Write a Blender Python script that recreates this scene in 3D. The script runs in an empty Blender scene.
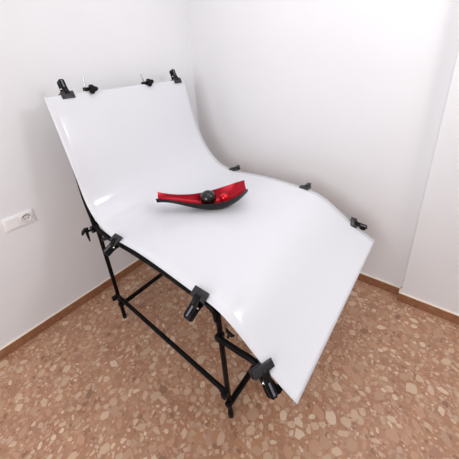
import bpy, bmesh, math, random
from mathutils import Vector, Matrix

scene = bpy.context.scene
col = scene.collection

# ------------------------------------------------------------------ camera
cam = bpy.data.cameras.new('camera')
cam.sensor_fit = 'HORIZONTAL'
cam.sensor_width = 36.0
cam.lens = 277.83 / 459 * 36.0
cam.shift_x = 0.0337
cam.shift_y = -0.1228
cam.clip_start = 0.02
camo = bpy.data.objects.new('camera', cam)
camo.rotation_mode = 'XYZ'
camo.location = (1.7395, -1.7912, 1.5144)
camo.rotation_euler = (1.18703, 0.070812, 0.699600)
col.objects.link(camo)
scene.camera = camo

# ------------------------------------------------------------------ world, light, exposure
world = bpy.data.worlds.new('world')
scene.world = world
world.use_nodes = True
world.node_tree.nodes['Background'].inputs[0].default_value = (0.9, 0.92, 1.0, 1)
world.node_tree.nodes['Background'].inputs[1].default_value = 0.3

def area(name, loc, target, sx, sy, power, color=(1, 1, 1)):
    l = bpy.data.lights.new(name, 'AREA')
    l.shape = 'RECTANGLE'; l.size = sx; l.size_y = sy
    l.energy = power; l.color = color
    o = bpy.data.objects.new(name, l)
    o.location = loc
    o.rotation_euler = (Vector(target) - Vector(loc)).to_track_quat('-Z', 'Y').to_euler()
    col.objects.link(o)
    return o

area('ceiling_light', (1.20, -0.80, 2.45), (1.20, -0.80, 0), 1.5, 1.2, 8.8, (.99, .99, 1.0))
area('studio_lamp', (2.36, -0.40, 2.16), (0.90, -0.80, 0.80), 0.36, 0.26, 9.4, (.99, .99, 1.0))
area('rear_fill_light', (1.50, -3.60, 1.70), (1.0, 0.0, 1.2), 1.6, 1.5, 38, (.99, .99, 1.0))  # large soft fill added behind the camera; no window stands there

scene.view_settings.view_transform = 'Standard'
scene.view_settings.look = 'None'
scene.view_settings.exposure = -0.06
scene.view_settings.gamma = 1.0
scene.view_settings.use_curve_mapping = False

# ------------------------------------------------------------------ materials
def mat(name, color, rough=0.5, metal=0.0, coat=0.0, spec=0.5):
    m = bpy.data.materials.new(name)
    m.use_nodes = True
    b = m.node_tree.nodes['Principled BSDF']
    b.inputs['Base Color'].default_value = (*color, 1)
    b.inputs['Roughness'].default_value = rough
    b.inputs['Metallic'].default_value = metal
    b.inputs['Coat Weight'].default_value = coat
    b.inputs['Coat Roughness'].default_value = 0.05
    b.inputs['Specular IOR Level'].default_value = spec
    return m

def add_noise(m, c1, c2, scale, rough_var=None, bump=0.0, detail=4.0, lo=0.35, hi=0.65):
    nt = m.node_tree; n = nt.nodes; L = nt.links
    b = n['Principled BSDF']
    tc = n.new('ShaderNodeTexCoord')
    t = n.new('ShaderNodeTexNoise'); t.inputs['Scale'].default_value = scale; t.inputs['Detail'].default_value = detail
    L.new(tc.outputs['Object'], t.inputs['Vector'])
    r = n.new('ShaderNodeValToRGB')
    r.color_ramp.elements[0].position = lo; r.color_ramp.elements[0].color = (*c1, 1)
    r.color_ramp.elements[1].position = hi; r.color_ramp.elements[1].color = (*c2, 1)
    L.new(t.outputs['Fac'], r.inputs['Fac']); L.new(r.outputs['Color'], b.inputs['Base Color'])
    if bump:
        bp = n.new('ShaderNodeBump'); bp.inputs['Strength'].default_value = bump; bp.inputs['Distance'].default_value = 0.002
        L.new(t.outputs['Fac'], bp.inputs['Height']); L.new(bp.outputs['Normal'], b.inputs['Normal'])
    return m

M_wall = add_noise(mat('wall_paint', (.8, .8, .8), 0.75, spec=0.25), (.828, .832, .850), (.842, .846, .864), 3.0)
nt = M_wall.node_tree
_t = nt.nodes.new('ShaderNodeTexNoise'); _t.inputs['Scale'].default_value = 220
_tc = nt.nodes.new('ShaderNodeTexCoord'); nt.links.new(_tc.outputs['Object'], _t.inputs['Vector'])
_b = nt.nodes.new('ShaderNodeBump'); _b.inputs['Strength'].default_value = 0.06; _b.inputs['Distance'].default_value = 0.001
nt.links.new(_t.outputs['Fac'], _b.inputs['Height']); nt.links.new(_b.outputs['Normal'], nt.nodes['Principled BSDF'].inputs['Normal'])
M_ceil = mat('ceiling_paint', (.85, .84, .85), 0.8)
M_caulk = mat('cream_caulk', (.92, .82, .70), 0.4)

def floor_material(name, dark=1.0, g=1.0, bl=1.0):
    """terrazzo matrix: pinkish brown cement full of small marble crumbs"""
    m = bpy.data.materials.new(name); m.use_nodes = True
    nt = m.node_tree; n = nt.nodes; L = nt.links; b = n['Principled BSDF']
    b.inputs['Roughness'].default_value = 0.36
    b.inputs['Specular IOR Level'].default_value = 0.5
    tc = n.new('ShaderNodeTexCoord')
    # warped coordinates so the crumbs are not perfect cells
    nz = n.new('ShaderNodeTexNoise'); nz.inputs['Scale'].default_value = 26; nz.inputs['Detail'].default_value = 2
    L.new(tc.outputs['Object'], nz.inputs['Vector'])
    mx = n.new('ShaderNodeMix'); mx.data_type = 'VECTOR'
    mx.inputs[0].default_value = 0.018
    L.new(tc.outputs['Object'], mx.inputs[4]); L.new(nz.outputs['Color'], mx.inputs[5])
    last = None
    base = n.new('ShaderNodeTexNoise'); base.inputs['Scale'].default_value = 7; base.inputs['Detail'].default_value = 8
    L.new(tc.outputs['Object'], base.inputs['Vector'])
    rb = n.new('ShaderNodeValToRGB'); e = rb.color_ramp.elements
    e[0].position = .3; e[0].color = (.38 * dark, .180 * dark * g, .104 * dark * bl, 1)
    e[1].position = .7; e[1].color = (.49 * dark, .268 * dark * g, .152 * dark * bl, 1)
    L.new(base.outputs['Fac'], rb.inputs['Fac'])
    last = rb.outputs['Color']
    for scale, hi in ((42, .34), (90, .30)):
        v = n.new('ShaderNodeTexVoronoi'); v.feature = 'F1'; v.inputs['Scale'].default_value = scale
        L.new(mx.outputs[1], v.inputs['Vector'])
        sep = n.new('ShaderNodeSeparateColor'); L.new(v.outputs['Color'], sep.inputs[0])
        rc = n.new('ShaderNodeValToRGB'); rc.color_ramp.interpolation = 'CONSTANT'
        el = rc.color_ramp.elements
        el[0].position = 0; el[0].color = (.25 * dark, .118 * dark * g, .07 * dark * bl, 1)
        el[1].position = .12; el[1].color = (.41 * dark, .215 * dark * g, .14 * dark * bl, 1)
        for p_, c_ in ((.34, (.47, .285, .195)), (.58, (.52, .35, .245)), (.74, (.37, .21, .135)), (.86, (.58, .43, .32))):
            q = el.new(p_); q.color = (c_[0] * dark, c_[1] * dark * g, c_[2] * dark * bl, 1)
        L.new(sep.outputs[0], rc.inputs['Fac'])
        # only the middle of each cell is stone
        mr = n.new('ShaderNodeMapRange'); mr.inputs[1].default_value = hi * 1.6; mr.inputs[2].default_value = hi * 1.3
        L.new(v.outputs['Distance'], mr.inputs[0])
        gt = n.new('ShaderNodeMath'); gt.operation = 'GREATER_THAN'; gt.inputs[1].default_value = .3
        L.new(sep.outputs[1], gt.inputs[0])
        mu = n.new('ShaderNodeMath'); mu.operation = 'MULTIPLY'
        L.new(mr.outputs[0], mu.inputs[0]); L.new(gt.outputs[0], mu.inputs[1])
        mm = n.new('ShaderNodeMath'); mm.operation = 'MULTIPLY'; mm.inputs[1].default_value = .6
        L.new(mu.outputs[0], mm.inputs[0])
        mc = n.new('ShaderNodeMix'); mc.data_type = 'RGBA'
        L.new(mm.outputs[0], mc.inputs[0]); L.new(last, mc.inputs[6]); L.new(rc.outputs['Color'], mc.inputs[7])
        last = mc.outputs[2]
    L.new(last, b.inputs['Base Color'])
    return m

M_floor = floor_material('terrazzo')
M_skirt = floor_material('terrazzo_skirting', 0.70, .82, .68)
chip_cols = [(.64, .455, .32), (.57, .385, .265), (.70, .53, .39), (.50, .31, .205), (.53, .31, .20), (.31, .17, .105), (.41, .225, .145), (.61, .42, .29)]
M_chip = []
for i, c in enumerate(chip_cols):
    m = mat('marble_chip_%s' % 'abcdefgh'[i], c, 0.38, spec=0.35)
    add_noise(m, tuple(k * .88 for k in c), tuple(min(1, k * 1.08) for k in c), 60, detail=5)
    M_chip.append(m)

M_sheet = mat('white_acrylic', (.815, .825, .865), 0.15, spec=0.42)
_n = M_sheet.node_tree
_tr = _n.nodes.new('ShaderNodeBsdfTranslucent'); _tr.inputs['Color'].default_value = (.75, .74, .76, 1)
_ms = _n.nodes.new('ShaderNodeMixShader'); _ms.inputs[0].default_value = .12
_n.links.new(_n.nodes['Principled BSDF'].outputs[0], _ms.inputs[1]); _n.links.new(_tr.outputs[0], _ms.inputs[2])
_n.links.new(_ms.outputs[0], _n.nodes['Material Output'].inputs['Surface'])
M_tube = mat('black_powder_coated_tube', (.005, .005, .0055), 0.38, spec=0.1)
M_plastic = add_noise(mat('black_plastic', (.01, .01, .01), 0.34, spec=0.16), (.005, .005, .006), (.008, .008, .009), 40)
M_pad = mat('grey_rubbery_plastic', (.022, .022, .025), 0.34, spec=0.35)
M_strip = mat('slate_grey_plastic', (.13, .13, .15), 0.35)
M_steel = mat('chrome', (.75, .75, .77), 0.18, 1.0)
M_red = mat('red_lacquer', (.42, .002, .016), 0.19, 0.55)
M_blackout = add_noise(mat('black_lacquer', (.01, .01, .01), 0.4, spec=0.2), (.007, .006, .0065), (.012, .010, .011), 80)
M_ball_b = mat('black_gloss', (.006, .007, .007), 0.05)
M_ball_r = mat('red_gloss', (.62, .006, .018), 0.12, 0.4)
M_socket = mat('white_switch_plastic', (.93, .92, .92), 0.3)
M_socket_in = mat('socket_well_plastic', (.74, .72, .72), 0.35)
M_hole = mat('dark_socket_hole', (.05, .045, .045), 0.6)

# ------------------------------------------------------------------ helpers
def link(name, bm_or_mesh, m, parent=None, smooth=False):
    if isinstance(bm_or_mesh, bmesh.types.BMesh):
        me = bpy.data.meshes.new(name); bmesh.ops.recalc_face_normals(bm_or_mesh, faces=bm_or_mesh.faces)
        bm_or_mesh.to_mesh(me); bm_or_mesh.free()
    else:
        me = bm_or_mesh
    if not me.materials: me.materials.append(m)
    if smooth:
        for p in me.polygons: p.use_smooth = True
    o = bpy.data.objects.new(name, me); col.objects.link(o)
    if parent: o.parent = parent
    return o

def smooth_angle(o, deg=35):
    me = o.data
    for p in me.polygons: p.use_smooth = True
    bm = bmesh.new(); bm.from_mesh(me)
    for e in bm.edges:
        if len(e.link_faces) == 2 and e.calc_face_angle(0) > math.radians(deg): e.smooth = False
    bm.to_mesh(me); bm.free()
    return o

def empty(name, loc, label, cat, group=None):
    o = bpy.data.objects.new(name, None); o.location = loc; o.empty_display_size = .02
    o['label'] = label; o['category'] = cat
    if group: o['group'] = group
    col.objects.link(o); return o

def tag(o, label, cat, group=None):
    o['label'] = label; o['category'] = cat
    if group: o['group'] = group
    return o

def box(bm, lo, hi, bevel=0.0, seg=2, mtx=None):
    lo, hi = Vector(lo), Vector(hi)
    r = bmesh.ops.create_cube(bm, size=1)
    vs = r['verts']
    for v in vs:
        v.co = Vector(((lo[i] + hi[i]) / 2 + v.co[i] * (hi[i] - lo[i]) for i in range(3)))
    if bevel:
        es = list({e for v in vs for e in v.link_edges})
        rr = bmesh.ops.bevel(bm, geom=es, offset=bevel, segments=seg, profile=.5, affect='EDGES')
        vs = list({v for f in rr['faces'] for v in f.verts} | {v for v in vs if v.is_valid})
    if mtx:
        for v in vs: v.co = mtx @ v.co
    return vs

def tube(bm, pts, r, seg=14, cap=True):
    """round tube swept along a polyline, radius may be a list"""
    pts = [Vector(p) for p in pts]; n = len(pts)
    rs = r if isinstance(r, (list, tuple)) else [r] * n
    t0 = (pts[1] - pts[0]).normalized()
    up = Vector((0, 1, 0)) if abs(t0.y) < .9 else Vector((0, 0, 1))
    a = t0.cross(up).normalized(); rings = []
    for i in range(n):
        t = (pts[min(i + 1, n - 1)] - pts[max(i - 1, 0)]).normalized()
        a = (a - t * a.dot(t)).normalized(); b = t.cross(a)
        rings.append([bm.verts.new(pts[i] + (a * math.cos(2 * math.pi * k / seg) + b * math.sin(2 * math.pi * k / seg)) * rs[i]) for k in range(seg)])
    for i in range(n - 1):
        for k in range(seg):
            bm.faces.new((rings[i][k], rings[i][(k + 1) % seg], rings[i + 1][(k + 1) % seg], rings[i + 1][k]))
    if cap:
        bm.faces.new(rings[0][::-1]); bm.faces.new(rings[-1])

def spline(pts, n):
    """Catmull-Rom through pts, resampled at n equal arc lengths"""
    P = [Vector(p) for p in pts]; P = [P[0] * 2 - P[1]] + P + [P[-1] * 2 - P[-2]]
    dense = []
    for i in range(1, len(P) - 2):
        for k in range(12):
            t = k / 12; p0, p1, p2, p3 = P[i - 1:i + 3]
            dense.append(.5 * ((2 * p1) + (p2 - p0) * t + (2 * p0 - 5 * p1 + 4 * p2 - p3) * t * t + (3 * p1 - p0 - 3 * p2 + p3) * t ** 3))
    dense.append(P[-2].copy())
    L = [0]
    for i in range(1, len(dense)): L.append(L[-1] + (dense[i] - dense[i - 1]).length)
    out = []; j = 0
    for k in range(n):
        s = L[-1] * k / (n - 1)
        while j < len(L) - 2 and L[j + 1] < s: j += 1
        f = (s - L[j]) / max(1e-9, L[j + 1] - L[j])
        out.append(dense[j].lerp(dense[j + 1], min(1, max(0, f))))
    return out

def struct(name, lo, hi, m, parent=None):
    bm = bmesh.new(); box(bm, lo, hi)
    o = link(name, bm, m, parent); o['kind'] = 'structure'
    return o

# ------------------------------------------------------------------ the room
RX, RY, H = 3.6, -3.8, 2.5
floor = struct('floor', (-.1, RY - .1, -.1), (RX + .1, .1, 0), M_floor)
floor['label'] = 'polished terrazzo floor of pinkish brown cement with cream and brown marble chips'
struct('ceiling', (-.1, RY - .1, H), (RX + .1, .1, H + .1), M_ceil)
struct('wall_left', (-.1, RY, 0), (0, .1, H), M_wall)
struct('wall_right', (0, 0, 0), (RX, .1, H), M_wall)
struct('wall_front', (-.1, RY - .1, 0), (RX, RY, H), M_wall)
struct('wall_back', (RX, RY - .1, 0), (RX + .1, .1, H), M_wall)
PX, PD = 1.700, 0.0465
pil = bmesh.new(); box(pil, (PX, -PD, 0), (RX, 0, H), 0.004, 2)
o = link('trim_1', pil, M_wall); o['kind'] = 'structure'
o['label'] = 'shallow white pier standing proud of the right wall'

BH, BT = .060, .011
def baseboard(name, runs, label):
    """runs: list of (origin, direction, outward, length, first offset)"""
    root = bpy.data.objects.new(name, None); col.objects.link(root)
    root['kind'] = 'structure'; root['label'] = label
    cache = {}
    for o0, d, w, length, off in runs:
        o0, d, w = Vector(o0), Vector(d), Vector(w)
        x = 0.0; step = .40; nxt = off
        while x < length - 1e-4:
            e = min(length, nxt); nxt = e + step
            bm = bmesh.new()
            ang = math.atan2(d.y, d.x)
            sgn = 1 if (Matrix.Rotation(ang, 3, 'Z') @ Vector((0, 1, 0))).dot(w) > 0 else -1
            key = (round(e - x, 4), sgn)
            if key in cache:
                bm.free(); me = cache[key]
            else:
                box(bm, (.0005, min(0, sgn * BT), 0), (e - x - .0005, max(0, sgn * BT), BH), .0012, 2)
                me = bpy.data.meshes.new('skirting_tile'); bmesh.ops.recalc_face_normals(bm, faces=bm.faces); bm.to_mesh(me); bm.free(); me.materials.append(M_skirt); cache[key] = me
            t = bpy.data.objects.new('skirting_tile', me); col.objects.link(t); t.parent = root
            t.location = o0 + d * x; t.rotation_euler = (0, 0, ang)
            x = e
        bm = bmesh.new()
        ln = length
        box(bm, (0, min(0, sgn * .0105), BH - .0005), (ln, max(0, sgn * .0105), BH + .0065), .002, 2)
        c = link('caulk_line', bm, M_caulk, root); c.location = o0; c.rotation_euler = (0, 0, ang)
    return root
baseboard('baseboard_left', [((0, RY, 0), (0, 1, 0), (1, 0, 0), -RY, .23)], 'low terrazzo skirting along the left wall with a cream sealant line on top')
baseboard('baseboard_right', [((BT, 0, 0), (1, 0, 0), (0, -1, 0), PX - BT, .33),
                              ((PX, 0, 0), (0, -1, 0), (-1, 0, 0), PD + BT, .3),
                              ((PX - .0, -PD, 0), (1, 0, 0), (0, -1, 0), RX - PX, .4)],
          'low terrazzo skirting along the right wall, stepping around the pier')

# ------------------------------------------------------------------ marble chips in the floor
rng = random.Random(11)
def chip_outline(r, el, k):
    n = r.choice((5, 5, 6, 6, 7, 8)); out = []
    for i in range(n):
        a = (i + r.uniform(-.28, .28)) / n * 2 * math.pi; q = r.uniform(.72, 1.12)
        out.append((math.cos(a) * q, math.sin(a) * q * el))
    return out
variants = []
for k in range(24):
    ol = chip_outline(rng, rng.choice((.48, .58, .66, .74, .8, .88)), k)
    variants.append(ol)
mesh_cache = {}
def chip_mesh(v, c):
    if (v, c) not in mesh_cache:
        ol = variants[v]; n = len(ol)
        V = [(x, y, 1) for x, y in ol] + [(x * 1.02, y * 1.02, 0) for x, y in ol]
        F = [tuple(range(n))] + [(i, n + i, n + (i + 1) % n, (i + 1) % n) for i in range(n)]
        me = bpy.data.meshes.new('stone_chip'); me.from_pydata(V, [], F); me.materials.append(M_chip[c]); mesh_cache[(v, c)] = me
    return mesh_cache[(v, c)]
weights = [12, 16, 6, 17, 18, 3, 13, 15]
cells = {}; chips = []
X0, X1, Y0, Y1 = 0.02, 3.0, -2.2, -0.02
def try_chip(rad):
    x, y = rng.uniform(X0, X1), rng.uniform(Y0, Y1)
    ci, cj = int(x / .06), int(y / .06)
    for i in (-1, 0, 1):
        for j in (-1, 0, 1):
            for (a, b, r2) in cells.get((ci + i, cj + j), ()):
                if (a - x) ** 2 + (b - y) ** 2 < ((rad + r2) * .74) ** 2: return
    if x < .012 + rad or y > -.012 - rad or (x > PX - rad and y > -PD - .012 - rad): return
    cells.setdefault((ci, cj), []).append((x, y, rad)); chips.append((x, y, rad))
for _ in range(1900): try_chip(rng.uniform(.019, .031))
for _ in range(9000): try_chip(rng.uniform(.012, .019))
for _ in range(26000): try_chip(rng.uniform(.006, .011))
cl = camo.location
def seen(x, y, rad):
    # inside the photograph's frame (approximately) and its apparent size
    d = camo.rotation_euler.to_matrix().transposed() @ (Vector((x, y, 0)) - cl)
    u = 214.0 + 277.8 * d.x / -d.z; v = 173.2 - 277.8 * d.y / -d.z
    return (0 if (-d.z < .1 or u < -5 or u > 464 or v > 464) else rad / d.length), u, v
scored = sorted(chips, key=lambda c: -seen(*c)[0])
V, F, MI = [], [], []
for idx, (x, y, rad) in enumerate(scored):
    v = rng.randrange(24); c = rng.choices(range(8), weights)[0]; a = rng.uniform(0, 6.283); h = rng.uniform(.0002, .0005)
    if idx < 300:
        o = bpy.data.objects.new('stone_chip', chip_mesh(v, c)); col.objects.link(o); o.parent = floor
        o.location = (x, y, 0); o.rotation_euler = (0, 0, a); o.scale = (rad, rad, h)
    else:
        ol = variants[v]; n = len(ol); b = len(V); ca, sa = math.cos(a) * rad, math.sin(a) * rad
        for zz in (h, 0):
            for px_, py_ in ol: V.append((x + px_ * ca - py_ * sa, y + px_ * sa + py_ * ca, zz))
        F.append(tuple(range(b, b + n))); MI.append(c)
        for i in range(n): F.append((b + i, b + n + i, b + n + (i + 1) % n, b + (i + 1) % n)); MI.append(c)
me = bpy.data.meshes.new('small_stone_chips'); me.from_pydata(V, [], F)
for m in M_chip: me.materials.append(m)
me.polygons.foreach_set('material_index', MI)
o = bpy.data.objects.new('small_stone_chips', me); col.objects.link(o); o.parent = floor; o['kind'] = 'stuff'

# ------------------------------------------------------------------ wall socket plate
sock = empty('wall_socket', (0, -1.504, .769), 'long white double wall plate with one round socket on the left wall', 'socket')
SW, SH = .148, .078   # along Y, along Z
bm = bmesh.new(); box(bm, (0, -SW / 2, -SH / 2), (.009, SW / 2, SH / 2), .0035, 3)
smooth_angle(link('cover_plate', bm, M_socket, sock))
# blank left module: raised square
bm = bmesh.new(); box(bm, (.008, -SW / 2 + .010, -.029), (.0115, -.006, .029), .0015, 2)
link('blank_insert', bm, M_socket, sock)
# round socket, right module
bm = bmesh.new(); yc = .036; R = .0215
prof = [(.0285, .008), (.0285, .0118), (.0225, .0122), (.0205, .0095), (.0195, .0095), (0.0001, .0095)]
rings = []
for r_, x_ in prof:
    rings.append([bm.verts.new((x_, yc + r_ * math.cos(2 * math.pi * k / 32), r_ * math.sin(2 * math.pi * k / 32))) for k in range(32)])
for i in range(len(rings) - 1):
    for k in range(32): bm.faces.new((rings[i][k], rings[i][(k + 1) % 32], rings[i + 1][(k + 1) % 32], rings[i + 1][k]))
well = smooth_angle(link('socket_well', bm, M_socket_in, sock))
bm = bmesh.new()   # the dark shell gap at the top of the round well
for k in range(14):
    a0, a1 = [math.radians(20 + 140 * t / 14) for t in (k, k + 1)]
    f = [bm.verts.new((x_, yc + r_ * math.cos(a), r_ * math.sin(a))) for (r_, a, x_) in ((.0200, a0, .0101), (.0200, a1, .0101), (.0160, a1, .0099), (.0160, a0, .0099))]
    bm.faces.new(f)
bmesh.ops.remove_doubles(bm, verts=bm.verts, dist=1e-6)
link('well_rim_gap', bm, M_hole, well)
for s in (-1, 1):
    bm = bmesh.new(); tube(bm, [(.0094, yc + s * .0085, -.002), (.0104, yc + s * .0085, -.002)], .0028, 12)
    link('pin_hole', bm, M_hole, well)

# ------------------------------------------------------------------ acrylic sheet
YL, YR = -1.262, -0.262
Lp = [(.190, 1.409), (.215, 1.336), (.242, 1.25), (.270, 1.16), (.301, 1.053), (.330, .925), (.354, .855), (.404, .788), (.473, .753), (.545, .737),
      (.62, .736), (.751, .742), (.87, .737), (1.0, .725), (1.1, .713), (1.19, .708), (1.25, .695), (1.329, .645), (1.402, .588), (1.48, .537), (1.541, .508)]
Rp = [(.167, 1.406), (.193, 1.282), (.226, 1.141), (.262, 1.020), (.324, .907), (.398, .824), (.464, .783), (.53, .763), (.612, .757), (.75, .764),
      (.914, .763), (1.069, .752), (1.167, .740), (1.248, .712), (1.352, .640), (1.412, .596), (1.468, .562), (1.541, .524)]
NS, NW = 150, 25
ls = spline([(x, 0, z) for x, z in Lp], NS); rs = spline([(x, 0, z) for x, z in Rp], NS)
def sm(P, it):
    for _ in range(it): P = [P[0]] + [(P[i - 1] + P[i] * 2 + P[i + 1]) / 4 for i in range(1, len(P) - 1)] + [P[-1]]
    return P
ls, rs = sm(ls, 14), sm(rs, 14)
bm = bmesh.new(); g = []
for i in range(NS):
    row = []
    for j in range(NW):
        f = j / (NW - 1); ff = f
        p = ls[i].lerp(rs[i], ff)
        row.append(bm.verts.new((p.x, YL + (YR - YL) * f, p.z)))
    g.append(row)
for i in range(NS - 1):
    for j in range(NW - 1): bm.faces.new((g[i][j], g[i + 1][j], g[i + 1][j + 1], g[i][j + 1]))
sheet = link('acrylic_sheet', bm, M_sheet, smooth=True)
if sheet.data.polygons[NW * 75].normal.z < 0: sheet.data.flip_normals()
md = sheet.modifiers.new('thickness', 'SOLIDIFY'); md.thickness = .003; md.offset = -1
tag(sheet, 'large glossy white curved plastic sheet swept over the black table frame', 'sheet')

def sheet_z(x, f=.5):
    def zi(P):
        for a, b in zip(P, P[1:]):
            if a.x <= x <= b.x: return a.z + (b.z - a.z) * (x - a.x) / max(1e-6, b.x - a.x)
        return P[-1].z
    return zi(ls) * (1 - f) + zi(rs) * f

# ------------------------------------------------------------------ table frame
frame = empty('photo_table_frame', (.79, -.762, 0), 'black tubular folding table frame carrying the curved white sheet', 'table frame')
frame_off = Vector((.79, -.762, 0))
def fpart(name, bm, m=M_tube, parent=None):
    o = link(name, bm, m, frame if parent is None else parent)
    o.data.transform(Matrix.Translation(-frame_off)); smooth_angle(o, 40); return o
TR = .0115
def ftube(name, pts, r=TR, m=M_tube, sp=0, parent=None):
    bm = bmesh.new()
    if sp: pts = spline(pts, sp)
    tube(bm, pts, r); return fpart(name, bm, m, parent)
for side, (yl, yr, dz) in (('l', (-1.235, -1.249, 0)), ('r', (-.289, -.275, .02))):
    s = -1 if side == 'l' else 1
    # back rest tube, rising behind the sheet
    if side == 'l':
        bt = [(.170, -1.236, 1.395), (.196, -1.236, 1.325), (.220, -1.236, 1.24), (.246, -1.237, 1.15), (.268, -1.240, 1.053), (.285, -1.244, .97), (.300, -1.247, .89), (.320, yr, .82), (.338, yr, .76), (.345, yr, .70)]
    else:
        bt = [(.140, -.30, 1.395), (.158, -.30, 1.3), (.182, -.30, 1.2), (.210, -.30, 1.1), (.238, -.298, 1.0), (.264, -.29, .92), (.290, -.285, .86), (.318, yr, .80), (.338, yr, .76), (.345, yr, .70)]
    ftube('back_tube', bt, sp=36)
    # bed rail under the sheet
    z = dz
    ftube('bed_rail', [(.340, yr, .728 + z), (.372, yr, .713 + z), (.42, yr, .703 + z), (.52, yr, .695 + z), (.7, yr, .703 + z), (.9, yr, .70 + z), (1.04, yr, .689 + z), (1.14, yr, .679 + z), (1.185, yr, .672 + z), (1.208, yr, .652 + z), (1.213, yr, .62 + z)], sp=50)
    rear = ftube('leg', [(.338, yl, .735), (.348, yl + .020 * -s, .012)])
    front = ftube('leg', [(1.207, yl, .660), (1.223, yl + .012 * -s, .012)])
    for lg, x in ((rear, .3485), (front, 1.2235)):
        bm = bmesh.new(); yf = yl - (.020 if lg is rear else .012) * s; tube(bm, [(x, yf, 0), (x, yf, .004), (x - .001, yf, .028)], [.011, .0130, .0128]); fpart('rubber_foot', bm, M_plastic, lg)
    ftube('lower_rail', [(.344, yl + .012 * -s, .192), (1.216, yl, .180)])
    # front arm and drop tube
    arm = ftube('front_arm', [(1.214, yr, .530), (1.30, yr, .533), (1.362, yr, .541), (1.385, yr, .535), (1.415, yr, .512), (1.47, yr, .472)], sp=26)
    # clamp collars with screws where the tubes meet
    for (x, z0, w) in ((.346, .192, .024), (1.216, .180, .024), (1.214, .530, .026)):
        bm = bmesh.new(); box(bm, (x - .0125, min(yl, yr) - .0125, z0 - .0135), (x + .013, max(yl, yr) + .0125, z0 + .0135), .005, 3)
        fpart('joint_collar', bm, M_plastic)
    # wing screws : a shaft with two lobes
    def wing(x, y, z0, up, k=1.0):
        bm = bmesh.new(); u = Vector(up).normalized(); a = u.cross(Vector((0, 1, 0))).normalized(); o0 = Vector((x, y, z0))
        tube(bm, [o0, o0 + u * .030 * k], .0055 * k, 10)
        c = o0 + u * .030 * k
        tube(bm, [c - a * .019 * k + u * .012 * k, c - a * .012 * k + u * .003 * k, c, c + a * .012 * k + u * .003 * k, c + a * .019 * k + u * .012 * k], [.005 * k, .0075 * k, .009 * k, .0075 * k, .005 * k], 10)
        return fpart('wing_screw', bm, M_plastic)
    wing(1.250, yl, .545, (.30, 0, .9), .9)
    wing(1.205, yl, .172, (-.6, 0, -.55), .75)
    wing(.385, yl, .200, (.35, 0, .75), .75)
    # hinge disc and tee lever at the back rest
    bm = bmesh.new(); yo = yr + s * .014
    tube(bm, [(.338, yr - s * .018, .70), (.338, yo + s * .004, .70)], .021, 20); fpart('hinge_disc', bm, M_plastic)
    bm = bmesh.new()
    tube(bm, [(.338, yo, .70), (.336, yo + s * .03, .702)], .006, 10)
    tube(bm, [(.336, yo + s * .018, .716), (.332, yo + s * .034, .717), (.330, yo + s * .046, .706), (.328, yo + s * .054, .690)], [.008, .0105, .010, .005], 12)
    tube(bm, [(.336, yo + s * .030, .708), (.336, yo + s * .030, .68), (.338, yo + s * .028, .640)], [.009, .0075, .0035], 12)
    fpart('tension_lever', bm, M_plastic)
    # slanting stay plate from leg to bed rail
    bm = bmesh.new()
    d = Vector((.10, 0, .055)); L = d.length; ang = math.atan2(d.z, d.x)
    mt = Matrix.Translation((.352, yl, .622)) @ Matrix.Rotation(-ang, 4, 'Y')
    box(bm, (0, -.003, -.011), (L, .003, .011), .002, 2, mt); fpart('stay_plate', bm)
ftube('crossbar', [(.388, -1.235, .153), (.388, -.289, .153)], .0135)
for y in (-1.220, -.304):
    bm = bmesh.new(); box(bm, (.346, y - .010, .143), (.392, y + .010, .163), .004, 2); fpart('joint_bracket', bm, M_plastic)
ftube('crossbar', [(1.228, -1.235, .108), (1.228, -.289, .108)], .013)
ftube('crossbar', [(.165, -1.236, 1.380), (.144, -.30, 1.380)])
ftube('crossbar', [(1.466, -1.249, .474), (1.466, -.275, .474)])
for y in (-1.235, -.289):
    for (x, z0) in ((.388, .153), (1.227, .108)):
        bm = bmesh.new(); box(bm, (x - .015, y - .013, z0 - .013), (x + .0125, y + .013, z0 + .013), .005, 2); fpart('joint_collar', bm, M_plastic)

# ------------------------------------------------------------------ spring clamps
# local frame: x along the jaw, y outwards (handles), z up; origin on the top face of the sheet at its edge
def wedge_arm(bm, sgn, gap):
    """lever from jaw back over the pivot and into the handle, lengthwise grooves"""
    zt = .006 if sgn > 0 else -gap - .006
    zc = -gap / 2
    pts = [(-.004, zt), (.010, zt + sgn * .003), (.028, zc + sgn * .015), (.044, zc + sgn * .012), (.062, zc + sgn * .012), (.080, zc + sgn * .013), (.087, zc + sgn * .011)]
    wid = [.012, .014, .015, .0155, .0155, .0145, .009]
    th = [.004, .005, .006, .0055, .0055, .0055, .004]
    cs = [(-1, -.5), (-1, .7), (-.72, 1), (-.5, .45), (.5, .45), (.72, 1), (1, .7), (1, -.5), (.8, -1), (-.8, -1)]
    rings = []
    for (y, z), w, t in zip(pts, wid, th):
        rings.append([bm.verts.new((cx * w, y, z + sgn * cz * t)) for cx, cz in cs])
    n = len(cs)
    for i in range(len(rings) - 1):
        for k in range(n): bm.faces.new((rings[i][k], rings[i][(k + 1) % n], rings[i + 1][(k + 1) % n], rings[i + 1][k]))
    bm.faces.new(rings[0]); bm.faces.new(rings[-1][::-1])

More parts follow.
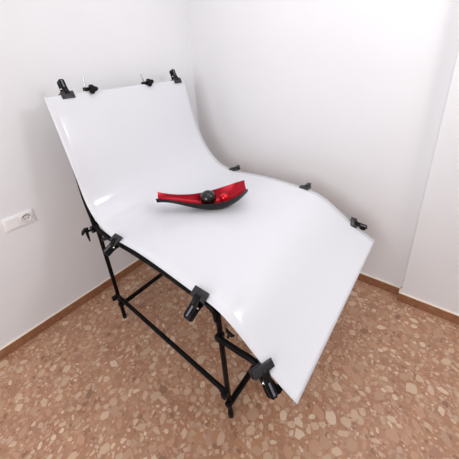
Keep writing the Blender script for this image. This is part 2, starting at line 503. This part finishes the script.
def make_clamp():
    root = empty('spring_clamp', (0, 0, 0), '', 'clamp', 'black spring clamps around the sheet')
    gap = .032
    for sgn in (1, -1):
        bm = bmesh.new(); wedge_arm(bm, sgn, gap)
        h = smooth_angle(link('handle', bm, M_plastic, root), 50)
        bm = bmesh.new(); zg = -gap / 2 + sgn * .0175
        box(bm, (-.0045, .040, zg - .0012), (.0045, .080, zg + .0012), .001, 1)
        link('grip_strip', bm, M_strip, h)
        bm = bmesh.new()
        z0, z1 = (.0005, .0085) if sgn > 0 else (-gap - .0085, -gap)
        box(bm, (-.035, -.026, z0), (.035, .014, z1), .0025, 2)
        # turned-down back lip of the jaw
        if sgn > 0: box(bm, (-.035, .008, z0 - .009), (.035, .014, z0 + .004), .002, 1)
        else: box(bm, (-.035, .008, z1 - .004), (.035, .014, z1 + .009), .002, 1)
        smooth_angle(link('jaw', bm, M_pad, root), 40)
    bm = bmesh.new(); tube(bm, [(-.018, .036, -gap / 2), (.018, .036, -gap / 2)], .0032, 10)
    link('pivot_pin', bm, M_steel, root, True)
    bm = bmesh.new(); pts = []
    for k in range(61):
        a = k / 60 * 5 * 2 * math.pi; pts.append((-.011 + .022 * k / 60, .036 + .006 * math.cos(a), -gap / 2 + .006 * math.sin(a)))
    tube(bm, pts, .0012, 6); link('spring', bm, M_steel, root, True)
    return root
clamp0 = make_clamp(); _first = [True]
def copy_thing(root):
    r = root.copy(); col.objects.link(r)
    for ch in list(root.children):
        c = ch.copy(); col.objects.link(c); c.parent = r
        for g_ in list(ch.children):
            d = g_.copy(); col.objects.link(d); d.parent = c
    return r
protos = []
def clamp(pos, wdir, odir, label, scale=1.0):
    o = clamp0 if _first[0] else copy_thing(clamp0)
    _first[0] = False
    y = Vector(odir).normalized(); x = Vector(wdir); x = (x - y * x.dot(y)).normalized(); z = x.cross(y)
    o.matrix_world = Matrix.Translation(pos) @ Matrix((x, y, z)).transposed().to_4x4() @ Matrix.Scale(scale, 4)
    o['label'] = label
    return o
# along the left edge (outward = -Y) ; x chosen so that z = x cross y points away from the sheet's upper face
clamp((.592, YL - .001, sheet_z(.592, 0) + .001), (-1, 0, .0), (0, -1, -.42), 'black spring clamp on the left edge, nearest the back rest hinge', .92)
clamp((1.148, YL - .001, sheet_z(1.148, 0) + .001), (-1, 0, .05), (0, -1, -.50), 'black spring clamp on the left edge above the front leg, handles pointing down')
c3 = clamp((1.425, -1.272, .571), (-.3, -.95, 0), (.66, -.22, -.72), 'black spring clamp at the front left, grey jaw tilted, below all the other clamps', 1.12)
for ch in c3.children:
    if ch.name.startswith('jaw'): ch.scale = (1.05, .62, 1)
    else: ch.scale = (.82, .88, .8)
    if ch.name in ('jaw.%03d' % k for k in range(40)) and min(v.co.z for v in ch.data.vertices) < -.03: ch.location.z = .021
# right edge (outward = +Y)
clamp((.572, YR, sheet_z(.572, 1) + .001), (1, 0, 0), (0, 1, .15), 'black spring clamp on the right edge, just behind the tip of the red dish', .85)
clamp((1.122, YR, sheet_z(1.122, 1) + .001), (1, 0, 0), (0, 1, .05), 'black spring clamp on the right edge, middle of its three', .85)
clamp((1.425, YR - .004, sheet_z(1.425, 1) + .010), (.4, -.6, -.55), (.85, .4, -.30), 'black spring clamp on the right edge nearest the front corner', .85)
# top edge (outward = +Z)
clamp((.184, -1.145, 1.409), (0, 1, 0), (-.42, .0, 1), 'black spring clamp on the top edge at its left end', .95)
clamp((.168, -.352, 1.406), (0, 1, 0), (-.42, 0, 1), 'black spring clamp on the top edge at its right end by the room corner', .95)

# ------------------------------------------------------------------ hand screws on the top edge
def make_hand_screw():
    root = empty('hand_screw', (0, 0, 0), '', 'screw knob', 'hand screws on the top edge')
    bm = bmesh.new()                       # lobed knob, axis +X
    n = 36; rings = []
    for x, k in ((.006, .75), (.008, 1.0), (.020, 1.0), (.024, .8), (.025, .4)):
        rings.append([bm.verts.new((x, (.0195 + .0045 * math.cos(3 * t)) * k * math.cos(t), (.0195 + .0045 * math.cos(3 * t)) * k * math.sin(t))) for t in [2 * math.pi * q / n for q in range(n)]])
    for a, b in zip(rings, rings[1:]):
        for k in range(n): bm.faces.new((a[k], a[(k + 1) % n], b[(k + 1) % n], b[k]))
    bm.faces.new(rings[0]); bm.faces.new(rings[-1])
    smooth_angle(link('knob', bm, M_plastic, root), 40)
    bm = bmesh.new(); box(bm, (-.030, -.030, -.008), (.007, -.010, .010), .003, 2); box(bm, (-.030, -.014, -.006), (-.002, .014, .006), .002, 2)
    smooth_angle(link('bracket', bm, M_plastic, root), 40)
    bm = bmesh.new(); tube(bm, [(-.012, -.021, .008), (-.012, -.021, .056)], .0034, 10)
    smooth_angle(link('threaded_pin', bm, M_steel, root), 40)
    bm = bmesh.new(); tube(bm, [(-.034, 0, 0), (.008, 0, 0)], .004, 10)
    smooth_angle(link('screw', bm, M_steel, root), 40)
    return root
h0 = make_hand_screw(); h1 = copy_thing(h0)
h0.location = (.182, -1.008, 1.419); h0['label'] = 'black lobed hand screw with chrome pin on the top edge, left one'
h1.location = (.172, -.610, 1.416); h1['label'] = 'black lobed hand screw with chrome pin on the top edge, right one'
h1.rotation_euler = (.25, 0, 0)
h0.scale = h1.scale = (1.15, 1.15, 1.15)

# ------------------------------------------------------------------ boat-shaped dish
BC = Vector((.7607, -.8075, 0)); BA = .7769; BL = .2477
def keel(s): return -.0467 * s + .0784 * s ** 2 + .0563 * s ** 3 - .0089 * s ** 4 + .0062
def depth(s): return .0518 + .0442 * s - .0176 * s ** 2 - .0444 * s ** 3
def halfw(s): return .0736 + .0596 * s - .0224 * s ** 2 - .0516 * s ** 3
def section(t):
    a = abs(t)
    if a < .4: return math.copysign(a / .4 * .48, t), .0
    q = (a - .4) / .6
    return math.copysign(.48 + .52 * q ** .85, t), q ** 1.25
def shift(s): return -.0047 * s ** 3
bz = sheet_z(.76, .45) + .0022
dish = empty('boat_dish', (BC.x, BC.y, bz), 'long boat-shaped dish, black outside and glossy red inside, on the white sheet', 'dish')
dish.rotation_euler = (0, 0, BA)
NSg = 48; NC = 20
def dish_surface(inner):
    bm = bmesh.new(); rows = []
    for i in range(NSg + 1):
        s = -1 + 2 * i / NSg
        k = keel(s) + (.006 if inner else 0)
        dep = depth(s); hw = halfw(s)
        if inner: dep -= .006; hw -= .004
        row = []
        for j in range(NC + 1):
            t = -1 + 2 * j / NC; a = abs(t)
            # flat narrow base, walls flaring outwards
            y = hw * section(t)[0]; z = k + dep * section(t)[1]
            row.append(bm.verts.new((s * BL, y + shift(s), z)))
        rows.append(row)
    for i in range(NSg):
        for j in range(NC): bm.faces.new((rows[i][j], rows[i + 1][j], rows[i + 1][j + 1], rows[i][j + 1]))
    return bm, rows
# outer shell with the rim thickness closed
bm, ro = dish_surface(False)
bm2_rows = []
for i in range(NSg + 1):
    s = -1 + 2 * i / NSg; k = keel(s) + .0055
    dep = depth(s) - .0055; hw = halfw(s) - .0035
    bm2_rows.append([bm.verts.new((s * BL, shift(s) + hw * section(t)[0], k + dep * section(t)[1])) for t in [-1 + 2 * j / NC for j in range(NC + 1)]])
for i in range(NSg):
    for j in range(NC): bm.faces.new((bm2_rows[i][j], bm2_rows[i][j + 1], bm2_rows[i + 1][j + 1], bm2_rows[i + 1][j]))
    for j in (0, NC): bm.faces.new((ro[i][j], ro[i + 1][j], bm2_rows[i + 1][j], bm2_rows[i][j]))
for i in (0, NSg):
    for j in range(NC): bm.faces.new((ro[i][j], ro[i][j + 1], bm2_rows[i][j + 1], bm2_rows[i][j]))
smooth_angle(link('outer_shell', bm, M_blackout, dish), 50)
bm, ri = dish_surface(True)
lining = link('red_lining', bm, M_red, dish, True)
lining['label'] = 'glossy red lining'

def ball(name, loc, r, m, label, cat):
    bm = bmesh.new(); bmesh.ops.create_uvsphere(bm, u_segments=48, v_segments=32, radius=r)
    o = link(name, bm, m, None, True); o.location = loc; tag(o, label, cat); return o
ux = Vector((math.cos(BA), math.sin(BA), 0)); uy = Vector((-ux.y, ux.x, 0))
def in_dish(s, y, r):
    """rest a ball of radius r on the lining at station s"""
    best = -1
    for ds in [k * .02 - .2 for k in range(21)]:
        q = s + ds; k = keel(q) + .006; dep = depth(q) - .006; hw = halfw(q) - .004
        for j in range(41):
            t = -1 + j / 20; yy = hw * section(t)[0]; z = k + dep * section(t)[1]
            d2 = (ds * BL) ** 2 + (yy - y) ** 2
            if d2 < r * r: best = max(best, z + math.sqrt(r * r - d2))
    p = BC + ux * s * BL + uy * y
    return (p.x, p.y, bz + best + .0003)
ball('ball', in_dish(.13, 0, .046), .046, M_ball_b, 'glossy black ball lying in the red dish', 'ball')
ball('ball', in_dish(.50, .004, .028), .028, M_ball_r, 'small glossy red ball lying in the dish beside the black one', 'ball')
